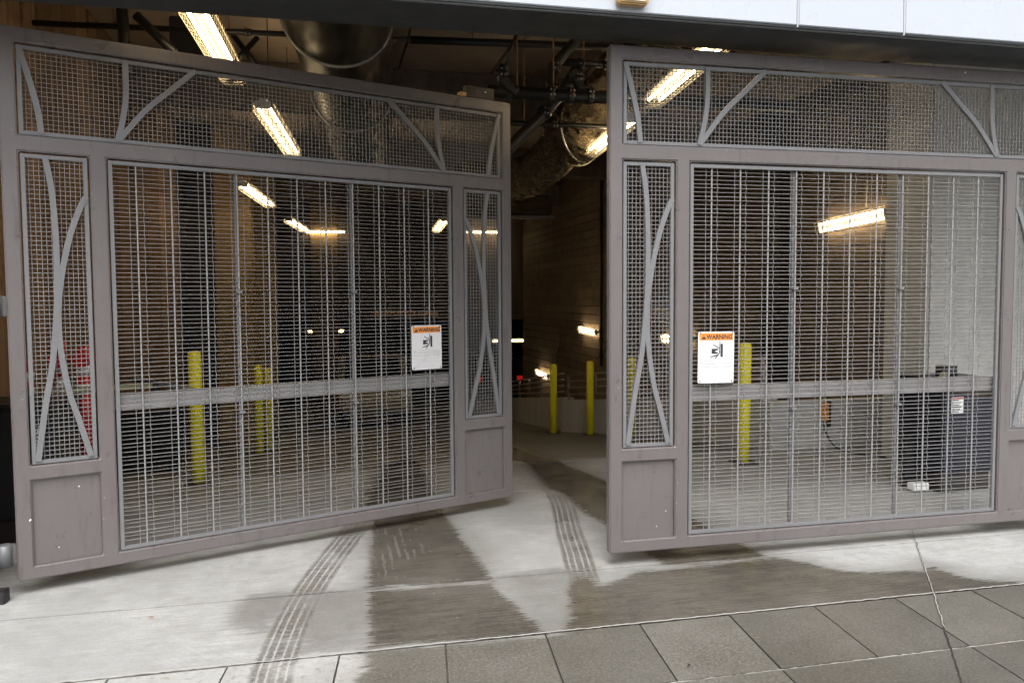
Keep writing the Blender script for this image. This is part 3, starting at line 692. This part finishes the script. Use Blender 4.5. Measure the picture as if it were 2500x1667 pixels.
LM = {'long': (lamp_mesh(2.44, .17), .17), 'short': (lamp_mesh(1.22, .15), .15)}
def lamp(kind, a, b, label, roll=0.0, hang=None):
    a, b = Vector(a), Vector(b); (h, tb, gd), w = LM[kind]; c = (a+b)/2; d = (b-a).normalized()
    o = tag(empty('fluorescent_lamp', c), label, 'lamp', 'caged fluorescent lamps')
    x = d.cross(Vector((0, 0, 1))).normalized(); zz = x.cross(d)
    m = Matrix((x, d, zz)).transposed().to_4x4() @ Matrix.Rotation(roll, 4, 'Y'); m.translation = c; o.matrix_world = m
    link('housing', h, o); link('wire_guard', gd, o)
    for sx in (-.31, .31): link('tube', tb, o, (w*sx, 0, 0))
    if hang:
        for sy in (-.8, .8): tube('hanger_rod', [(0, sy, .11), (0, sy, hang)], .005, 'black_pipe', o, 6)
    return o
lamp('long', (-.81, 4.42, 3.40), (-.74, 6.84, 3.40), 'caged fluorescent lamp hanging just under the soffit above the left gate', 0, 1.15)
lamp('long', (-.59, 7.80, 3.40), (-.43, 10.23, 3.40), 'caged fluorescent lamp seen through the left gate transom mesh', 0, 1.15)
lamp('long', (-1.20, 11.9, 3.22), (-1.00, 14.3, 3.22), 'caged fluorescent lamp at the top left of the left gate main mesh', 0, 1.3)
lamp('long', (-.80, 16.46, 3.17), (-.56, 18.87, 3.17), 'small slanted fluorescent lamp deep behind the middle of the left gate', 0, 1.3)
lamp('long', (2.24, 16.0, 3.17), (2.39, 18.43, 3.17), 'small slanted fluorescent lamp behind the right end of the left gate mesh', 0, 1.3)
lamp('long', (2.94, 7.55, 3.37), (3.18, 10.0, 3.37), 'caged fluorescent lamp in the gap beside the right gate post', 0, 1.15)
lamp('long', (2.60, 4.20+.55, 3.37), (2.82, 6.60+.55-.6, 3.37), 'caged fluorescent lamp behind the transom mesh of the right gate', 0, 1.15)
lamp('short', (-.75, 24.9, 3.60), (.45, 24.9, 3.62), 'level fluorescent lamp on the far wall, behind the middle of the left gate', 0, .4)
lamp('short', (4.1, 24.9, 3.66), (5.3, 24.9, 3.67), 'level fluorescent lamp on the far wall, behind the narrow strip of the left gate', 0, .4)
lamp('short', (-.8, 27, .52), (.4, 27, .52), 'dim fluorescent lamp low in the far bay behind the left gate')
lamp('short', (5.3, 26.6, .12), (6.5, 26.6, .12), 'tiny fluorescent lamp above the far dark car in the gap')
lamp('short', (5.90, 8.79, 2.45), (5.90, 7.62, 2.50), 'bright wall lamp behind the wide mesh of the right gate', R(-80))
lamp('short', (5.90, 18.6, .82), (5.90, 17.4, .79), 'wall lamp on the block wall in the gap between the gates', R(-80))
lamp('short', (5.90, 13.6, .84), (5.90, 12.4, .90), 'wall lamp on the block wall behind the right warning sign', R(-80))
lamp('short', (5.90, 22.8, -.60), (5.90, 21.6, -.64), 'small low wall lamp beyond the ramp guard rail', R(-80))

# ------------------------------------------------------------------ ducts and pipes
def ribbed_tube(pts, r, rib, amp, n=40):
    P = [Vector(p) for p in pts]; Q = [P[0]]; 
    for a, b in zip(P[:-1], P[1:]):
        k = max(1, int((b-a).length/(rib/2))); Q += [a.lerp(b, (i+1)/k) for i in range(k)]
    return MB().tube(Q, r, n, False, True, [r+(amp if i % 2 else 0) for i in range(len(Q))])
dc = tag(empty('round_duct', (.2, 7, 3.98)), 'large round spiral metal duct under the ceiling above the left gate', 'duct')
ob = ribbed_tube([(-.24, -2.2, 0), (.10, 2.7, 0), (.3, 6.5, 0)], .44, .13, .006, 48).build('duct', 'duct_metal', dc)
for y in (-.18, 2.4):
    pts = [(-.10+.07*y+.455*math.cos(a*2*math.pi/48), y, .455*math.sin(a*2*math.pi/48)) for a in range(49)]
    MB().tube(pts, .016, 6, False).build('flange', 'galvanized', dc)
fd = tag(empty('foil_duct', (2.95, 9.5, 3.6)), 'crinkled foil flexible duct hanging in the gap between the gates', 'duct')
def crumple(pts, r, name, seed):
    rr = random.Random(seed); Q = catmull(pts, 20)
    mb = MB().tube(Q, r, 46, False, False, [r*(1+.035*math.sin(i*1.9)+rr.uniform(-.02, .02)) for i in range(len(Q))])
    mb.v = [tuple(c+rr.uniform(-.017, .017) for c in v) for v in mb.v]
    return mb.build(name, 'foil', fd)
crumple([(1.3, -2.6, .95), (.62, -1.3, .62), (.10, -.2, .12), (-.05, .1, 0)], .37, 'upper_hose', 3)
crumple([(-.05, .05, 0), (-.18, .5, -.22), (-.5, .8, -.42), (-1.3, 1.0, -.5)], .27, 'lower_hose', 5)
pts = [Vector((.06, -.12, .06))+Vector((math.cos(a)*.32, math.cos(a)*.22+0, math.sin(a)*.40)) for a in [i*2*math.pi/36 for i in range(37)]]
MB().tube(pts, .012, 6, False).build('clamp_ring', 'chrome', fd)
fb = tag(empty('foil_wrapped_box', (2.5, 11.4, 2.9)), 'foil wrapped duct box hanging below the flexible duct in the gap', 'duct')
mb = MB(); 
N_ = 14
for i in range(N_+1):
    for j in range(N_+1): pass
o_ = box('box', (-.7, -.3, -.12), (.62, .3, .18), 'foil', fb, .03)
o_ = box('hanger_channel', (-.72, -.34, -.165), (.64, -.29, -.125), 'steel_dark', fb)
for x in (-.6, .55): tube('hanger_rod', [(x, 0, .18), (x, 0, 1.6)], .006, 'black_pipe', fb, 6)

def pipe(name, pts, r, label, couplings=(), mat='black_pipe', hang=(), top=4.6):
    o = tag(empty(name, pts[0]), label, 'pipe'); P = [Vector(p)-Vector(pts[0]) for p in pts]
    Q = catmull(P, 8) if len(P) > 2 else P
    MB().tube(Q, r, 14).build('pipe_run', mat, o)
    for t_ in couplings:
        i = min(int(t_*(len(Q)-1)), len(Q)-2); f = t_*(len(Q)-1)-i; p = Q[i].lerp(Q[i+1], f); d = (Q[i+1]-Q[i]).normalized()
        c = MB().tube([p-d*.03, p-d*.025, p+d*.025, p+d*.03], r*1.25, 12, True, True, [r*1.12, r*1.3, r*1.3, r*1.12]).build('coupling', mat, o)
        for a in (0, 1, 2, 3):
            q = p+Vector((0, -r*1.32, 0))+Vector((.016*(1 if a % 2 else -1), 0, .022*(1 if a > 1 else -1)))
            MB().tube([q, q+Vector((0, -.02, 0))], .008, 6).build('bolt', 'chrome', c)
    for t_ in hang:
        p = P[0].lerp(P[-1], t_); tube('hanger_rod', [p+Vector((0, 0, r)), (p.x, p.y, top-pts[0][2])], .006, 'rust', o, 6)
    return o
pipe('sprinkler_pipe', [(.72, 7.2, 3.90), (2.6, 7.2, 3.955)], .034, 'thin black sprinkler pipe running level below the insulation boards', (), 'black_pipe', (.3, .8))
pipe('sprinkler_pipe', [(-2.3, 7.2, 3.84), (.70, 7.2, 3.90)], .024, 'thin dark pipe crossing under the large round duct', (.55,), 'black_pipe', (.2, .5, .7))
pipe('header_pipe', [(1.33, 6.8, 3.385), (4.3, 6.8, 3.385)], .055, 'thick black level header pipe with bolted couplings in the gap', (.065, .19, .25, .31, .42), 'black_pipe', (.09, .2, .6))
pipe('riser_pipe', [(2.22, 6.92, 3.95), (2.08, 6.92, 3.80), (1.98, 6.92, 3.68), (1.94, 6.92, 3.56), (1.95, 6.92, 3.48), (2.02, 6.90, 3.41)], .048, 'bent black pipe dropping into the left of the header pipe', (.45, .8))
pipe('riser_pipe', [(2.12, 6.84, 3.62), (2.145, 6.84, 3.56), (2.18, 6.84, 3.46), (2.27, 6.84, 3.39)], .050, 'short bent black pipe at the middle of the header pipe', (.4,))
pipe('drain_pipe', [(2.32, 7.3, 3.80), (2.14, 7.3, 3.54), (1.94, 7.3, 3.31), (1.60, 7.3, 2.97)], .056, 'thick black pipe slanting down leftward behind the header pipe', (.62,))
pipe('branch_pipe', [(2.03, 7.0, 3.73), (2.62, 7.0, 3.735)], .036, 'short black branch pipe above the header pipe near the right gate post', (.35, .75), 'black_pipe', (.4,))
pipe('brace_rod', [(1.60, 6.6, 3.94), (1.44, 6.6, 3.54)], .016, 'thin slanted black brace rod near the free end of the left gate')
pipe('elbow_pipe', [(1.44, 6.6, 3.55), (1.425, 6.6, 3.44), (1.55, 6.62, 3.34)], .044, 'black pipe elbow hanging beside the stop block of the left gate', (.3,))
pipe('sprinkler_pipe', [(1.70, 8.2, 3.43), (3.2, 8.2, 3.44)], .026, 'thin black pipe crossing in front of the foil duct', (.42,), 'black_pipe', (.2,))
pipe('brace_rod', [(-1.38, 6.5, 3.73), (-1.12, 6.5, 3.47)], .034, 'slanted black brace above the left part of the left gate')
pipe('drop_pipe', [(-1.50, 6.5, 4.2), (-1.47, 6.5, 3.66), (-1.47, 6.5, 3.30)], .040, 'short black drop pipe at the upper left corner behind the left gate')
pipe('brace_rod', [(-.98, 9.0, 4.42), (-.70, 9.0, 4.06)], .028, 'black cross brace beside the lamp, sloping down to the right')
pipe('brace_rod', [(-.72, 9.08, 4.42), (-1.0, 9.08, 4.10)], .028, 'black cross brace beside the lamp, sloping down to the left')
pipe('conduit', [(5.94, 17.1, 4.4), (5.94, 17.1, .05)], .03, 'dark vertical conduit on the block wall in the gap', (.86, .95))
pipe('conduit', [(5.96, 20.6, .9), (5.96, 20.6, .35), (5.96, 20.9, .0), (5.96, 20.95, -.9)], .012, 'thin bent wall conduit on the block wall above the low lamp', (), 'galvanized')
pipe('conduit', [(5.955, 12.6, 4.2), (5.955, 12.6, 1.1)], .010, 'thin wall conduit above the lamp behind the right warning sign', (), 'galvanized')
pipe('conduit', [(5.955, 8.0, 4.3), (5.955, 8.0, 2.62)], .010, 'thin wall conduit feeding the bright wall lamp behind the right gate', (), 'galvanized')
vb = tag(box('vent_box', (-1.40, 7.9, 3.86), (-1.0, 8.3, 4.2), 'door_dark', None, .01), 'dark square vent box left of the front lamp', 'vent')
cb = tag(empty('clearance_bar', (.98, 19, 1.17)), 'hanging tan clearance height bar deep behind the left gate', 'sign')
MB().tube([(0, 0, .075), (1.5, 0, .055)], .075, 12).build('bar', 'clearance_yellow', cb)
text_mesh('lettering', 'CLEARANCE 8\'7"', .12, 'sign_ink', cb, (.15, -.078, .03), width=1.0, bold=.003)
for x in (.15, 1.35): tube('chain', [(x, 0, .12), (x, 0, 2.9)], .006, 'steel_dark', cb, 6)

# ------------------------------------------------------------------ gate operators, arms, small equipment
def operator(loc, rz, mat, label, lab_at, lab_size):
    o = tag(empty('gate_operator', loc, rz), label, 'gate operator')
    box('cabinet', (-.28, -.25, .16), (.28, .25, .90), mat, o, .02)
    box('lid', (-.29, -.26, .901), (.29, .26, .935), mat, o, .012)
    box('plinth', (-.25, -.22, 0), (.25, .22, .158), 'steel_dark', o, .01)
    MB().tube([(0, 0, .935), (0, 0, .99), (0, 0, 1.02)], .07, 16, True, True, [.07, .065, .03]).build('arm_hub', 'black_paint', o)
    lx, lz = lab_at; w, h = lab_size
    lb = box('label', (lx, -.2535, lz), (lx+w, -.2505, lz+h), 'label_white', o)
    for k in range(6): box('label_print', (lx+.006, -.2545, lz+.008+k*h/7), (lx+w*(.6+.3*((k*37) % 5)/5), -.2538, lz+.008+k*h/7+h*.055), 'sign_ink', lb)
    box('label_band', (lx+.003, -.2543, lz+h*.86), (lx+w-.003, -.2536, lz+h-.004), 'red_paint' if lx < 0 else 'sign_ink', lb)
    return o
operator((-2.08, 6.05, 0), R(-4), 'slate_cabinet', 'dark slate gate operator cabinet behind the hinge side of the left gate', (.15, .62), (.055, .17))
operator((5.06, 5.72, 0), R(4), 'navy_cabinet', 'navy blue gate operator cabinet behind the right end of the right gate', (-.20, .66), (.12, .13))
def bar(name, a, b, w, h, mat, parent):
    a, b = Vector(a), Vector(b); d = (b-a); L = d.length; d.normalize(); s = d.cross(Vector((0, 0, 1))).normalized()*w/2; u = s.cross(d).normalized()*h/2
    vs = [p+q*i+r_*j for p in (a, b) for (q, r_) in ((s, u),) for i in (-1, 1) for j in (-1, 1)]
    return MB().add(vs, [(0, 1, 3, 2), (4, 6, 7, 5), (0, 2, 6, 4), (1, 5, 7, 3), (0, 4, 5, 1), (2, 3, 7, 6)]).build(name, mat, parent, .004)
al = tag(empty('operator_arm', (-1.88, 5.95, 1.0)), 'jointed yellowish steel arm from the left operator to the left gate rail', 'arm')
bar('upper_link', (0, 0, 0), (.66, .02, .02), .055, .035, 'olive_bar', al)
bar('lower_link', (.50, .22, .05), (1.05, -.36, .0), .03, .03, 'galvanized', al)
MB().tube([(.66, .02, -.02), (.66, .02, .05)], .03, 12).build('pivot', 'black_paint', al)
bar('elbow_plate', (.45, .24, .045), (.68, .0, .03), .05, .02, 'steel_dark', al)
ar = tag(empty('operator_arm', (4.95, 5.60, .985)), 'short olive steel arm from the navy operator to the right gate', 'arm')
bar('upper_link', (0, 0, .0), (-.46, -.42, -.06), .05, .03, 'olive_bar', ar)
MB().tube([(0, 0, -.04), (0, 0, .05)], .08, 14, True, True).build('motor_hub', 'black_paint', ar)
bar('rail_bracket', (-.46, -.42, -.06), (-.52, -1.05, -.06), .03, .05, 'galvanized', ar)
pt = tag(empty('sensor_post', (4.72, 5.75, 0)), 'short black post with a small pale box at its foot beside the navy operator', 'post')
box('post', (-.045, -.03, 0), (.045, .03, .42), 'black_paint', pt, .004)
box('foot_box', (-.10, -.20, .015), (.05, -.12, .075), 'label_white', pt, .006)
ob_ = tag(empty('call_box', (5.06, 7.40, .29)), 'orange junction box on the low parapet wall behind the right gate', 'box')
box('housing', (-.045, 0, 0), (.045, .045, .20), 'orange_box', ob_, .006)
box('bracket', (.047, .005, -.06), (.075, .044, .21), 'black_paint', ob_, .004)
tube('cable', catmull([(0, .02, 0), (.0, -.02, -.12), (.06, -.25, -.27), (.5, -.8, -.277), (.9, -1.3, -.28)], 10), .010, 'cable_black', ob_, 6)
sc_ = tag(empty('security_camera', (5.72, 9.1, 2.0)), 'small grey bullet security camera behind the right gate', 'camera')
MB().tube([(-.02, -.02, -.02), (.12, .16, 0)], .052, 14).build('body', 'inner_paint', sc_)
MB().tube([(-.028, -.03, -.021), (-.018, -.018, -.0205)], .044, 14).build('lens', 'lens', sc_)
tube('mount_arm', [(.10, .14, 0), (.27, .2, .08)], .015, 'inner_paint', sc_)
st_ = tag(box('dark_recess_box', (5.78, 9.5, -.4), (5.985, 9.95, 4.6), 'steel_dark', None, .01), 'dark upright box standing in for a recess in the block wall behind the right gate', 'column')  # solid dark box added where the wall shows a dark recess
ws = tag(empty('wall_sign', (5.975, 14.35, 1.12)), 'white wall sign with navy header on the block wall behind the right gate strip', 'sign')
box('plate', (0, -1.0, 0), (.012, 0, .52), 'label_white', ws, .004)
box('header', (-.004, -.99, .30), (-.001, -.01, .51), 'sign_blue', ws)
for k in range(4):
    for j in range(5): box('print_line', (-.003, -.95+j*.19, .04+k*.065), (-.001, -.95+j*.19+.13, .07+k*.065), 'sign_ink', ws)
for j in range(6): box('header_print', (-.007, -.93+j*.15, .37), (-.0045, -.93+j*.15+.09, .44), 'label_white', ws)
# red standpipe behind the left gate strip
rp = tag(empty('fire_standpipe', (-1.98, 6.9, 0)), 'red fire standpipe with white tags behind the left narrow mesh strip', 'pipe')
MB().tube([(.05, 0, 0), (.05, 0, 1.25)], .057, 16).build('riser', 'red_paint', rp)
MB().tube([(-.13, .05, .85), (-.13, .05, 1.25), (-.13, .05, 1.30)], .045, 16).build('riser', 'red_paint', rp)
MB().tube([(-.36, 0, .78), (.05, 0, .78)], .05, 14).build('cross_pipe', 'red_paint', rp)
MB().tube([(-.36, .03, .5), (-.36, .03, 1.15)], .04, 14).build('riser', 'red_paint', rp)
for x, y, r_, zs in ((.05, 0, .0585, (.88, 1.03)), (-.13, .05, .0465, (.92, 1.04)), (-.36, .03, .0415, (.86, .98))):
    for zz in zs: MB().tube([(x, y, zz), (x, y, zz+.075)], r_, 16).build('white_tag', 'label_white', rp)
for x in (.05, -.13): MB().tube([(x, -.09, 1.15), (x, .09, 1.15)], .06, 12).build('valve_body', 'red_paint', rp)
bn = tag(empty('wheeled_bin', (-1.95, 9.0, floor_z(9.0)+.02)), 'low black wheeled bin by the board wall behind the left gate', 'bin')
MB().add([(-.40, -.35, .08), (.40, -.35, .08), (.40, .35, .08), (-.40, .35, .08), (-.46, -.42, .62), (.46, -.42, .62), (.46, .42, .62), (-.46, .42, .62)],
         [(0, 3, 2, 1), (0, 1, 5, 4), (1, 2, 6, 5), (2, 3, 7, 6), (3, 0, 4, 7), (4, 5, 6, 7)]).build('body', 'black_paint', bn, .02)
box('lid', (-.47, -.43, .621), (.47, .43, .66), 'black_paint', bn, .012)
for x in (-.3, .3):
    for y in (-.25, .25): MB().tube([(x-.02, y, .05), (x+.02, y, .05)], .05, 14).build('wheel', 'tyre', bn)

# ------------------------------------------------------------------ vehicles down the ramp
def car(loc, rz, body_mat, label, height=1.85):
    c = tag(empty('parked_car', loc, rz), label, 'car')
    hw = .92; z1 = .95; zt = height
    prof = [(-2.25, .32), (2.25, .32), (2.32, .62), (2.22, z1), (1.15, z1+.06), (.55, zt-.08), (.2, zt), (-1.9, zt), (-2.12, zt-.1), (-2.28, z1), (-2.30, .6)]
    MB().prism(prof, -hw, hw, 'X').build('body', body_mat, c, .09, 3)
    MB().prism([(-hw+.14, z1+.08), (hw-.14, z1+.08), (hw-.24, zt-.16), (-hw+.24, zt-.16)], -2.30, -2.20, 'Y').build('rear_window', 'car_glass', c, .01)
    MB().add([(-hw+.14, 1.17, z1+.04), (hw-.14, 1.17, z1+.04), (hw-.22, .60, zt-.12), (-hw+.22, .60, zt-.12), (-hw+.14, 1.10, z1+.03), (hw-.14, 1.10, z1+.03), (hw-.22, .53, zt-.13), (-hw+.22, .53, zt-.13)],
             [(0, 1, 2, 3), (4, 7, 6, 5), (0, 4, 5, 1), (1, 5, 6, 2), (2, 6, 7, 3), (3, 7, 4, 0)]).build('windscreen', 'car_glass', c)
    for s in (-1, 1):
        MB().prism([(-1.95, z1+.06), (.95, z1+.06), (.45, zt-.16), (-1.8, zt-.16)], s*(hw-.02), s*(hw+.006), 'X').build('side_window', 'car_glass', c)
        box('tail_lamp', (s*.78-.1, -2.33, .78), (s*.78+.1, -2.25, .98), 'tail_light', c, .01)
        box('headlight', (s*.70-.16, 2.22, .70), (s*.70+.16, 2.31, .84), 'label_white', c, .02)
        for y in (-1.4, 1.4):
            wh = MB().tube([(s*(hw-.22), y, .34), (s*(hw+.01), y, .34)], .34, 24).build('wheel', 'tyre', c)
            MB().tube([(s*(hw+.005), y, .34), (s*(hw+.02), y, .34)], .21, 16).build('rim', 'galvanized', wh)
    box('bumper', (-hw+.03, -2.37, .36), (hw-.03, -2.24, .58), 'black_paint', c, .03)
    return c
rmp = math.atan(-.127)
c1 = car((1.05, 22.4, floor_z(22.4)), math.pi, 'beige_car', 'beige car standing down the ramp, seen through the left gate mesh', 1.95); c1.rotation_euler.x = -rmp
car((6.0, 31, floor_z(31)), 0, 'black_car', 'black car with red tail lamps far inside, in the gap', 1.75)

# ------------------------------------------------------------------ fixture on the fascia
fx = tag(empty('wall_light', (1.585, 4.095, 3.150)), 'tan boxed light fixture on the white fascia above the gap', 'wall light')
MB().prism(rounded(-.085, .085, .012, .20, .02), -.06, 0).build('housing', 'brass_housing', fx, .008)
MB().prism(rounded(-.068, .068, .028, .18, .015), -.066, -.0605).build('lens', 'fixture_white', fx)

# ------------------------------------------------------------------ litter on the paving
def leaf(x, y, size, rz, mat, label):
    pts = [(-1, 0), (-.5, .32), (.1, .42), (.7, .25), (1, 0), (.6, -.28), (0, -.36), (-.6, -.25)]
    n = len(pts); vs = [(a*size, b*size, .004+.25*size*abs(b)) for a, b in pts]+[(0, 0, .004)]
    o = MB().add(vs, [(i, (i+1) % n, n) for i in range(n)]).build('dead_leaf', mat, None)
    o.location = (x, y, .004); o.rotation_euler.z = rz; return tag(o, label, 'leaf')
leaf(-.93, 4.28, .016, .1, 'rust', 'single dark leaf on the dry concrete left of the tyre track')
leaf(1.50, 3.15, .014, .6, 'black_paint', 'small dark leaf on the front paving slab')
leaf(1.55, 5.05, .013, .2, 'black_paint', 'dark scrap on the tyre track between the gates')
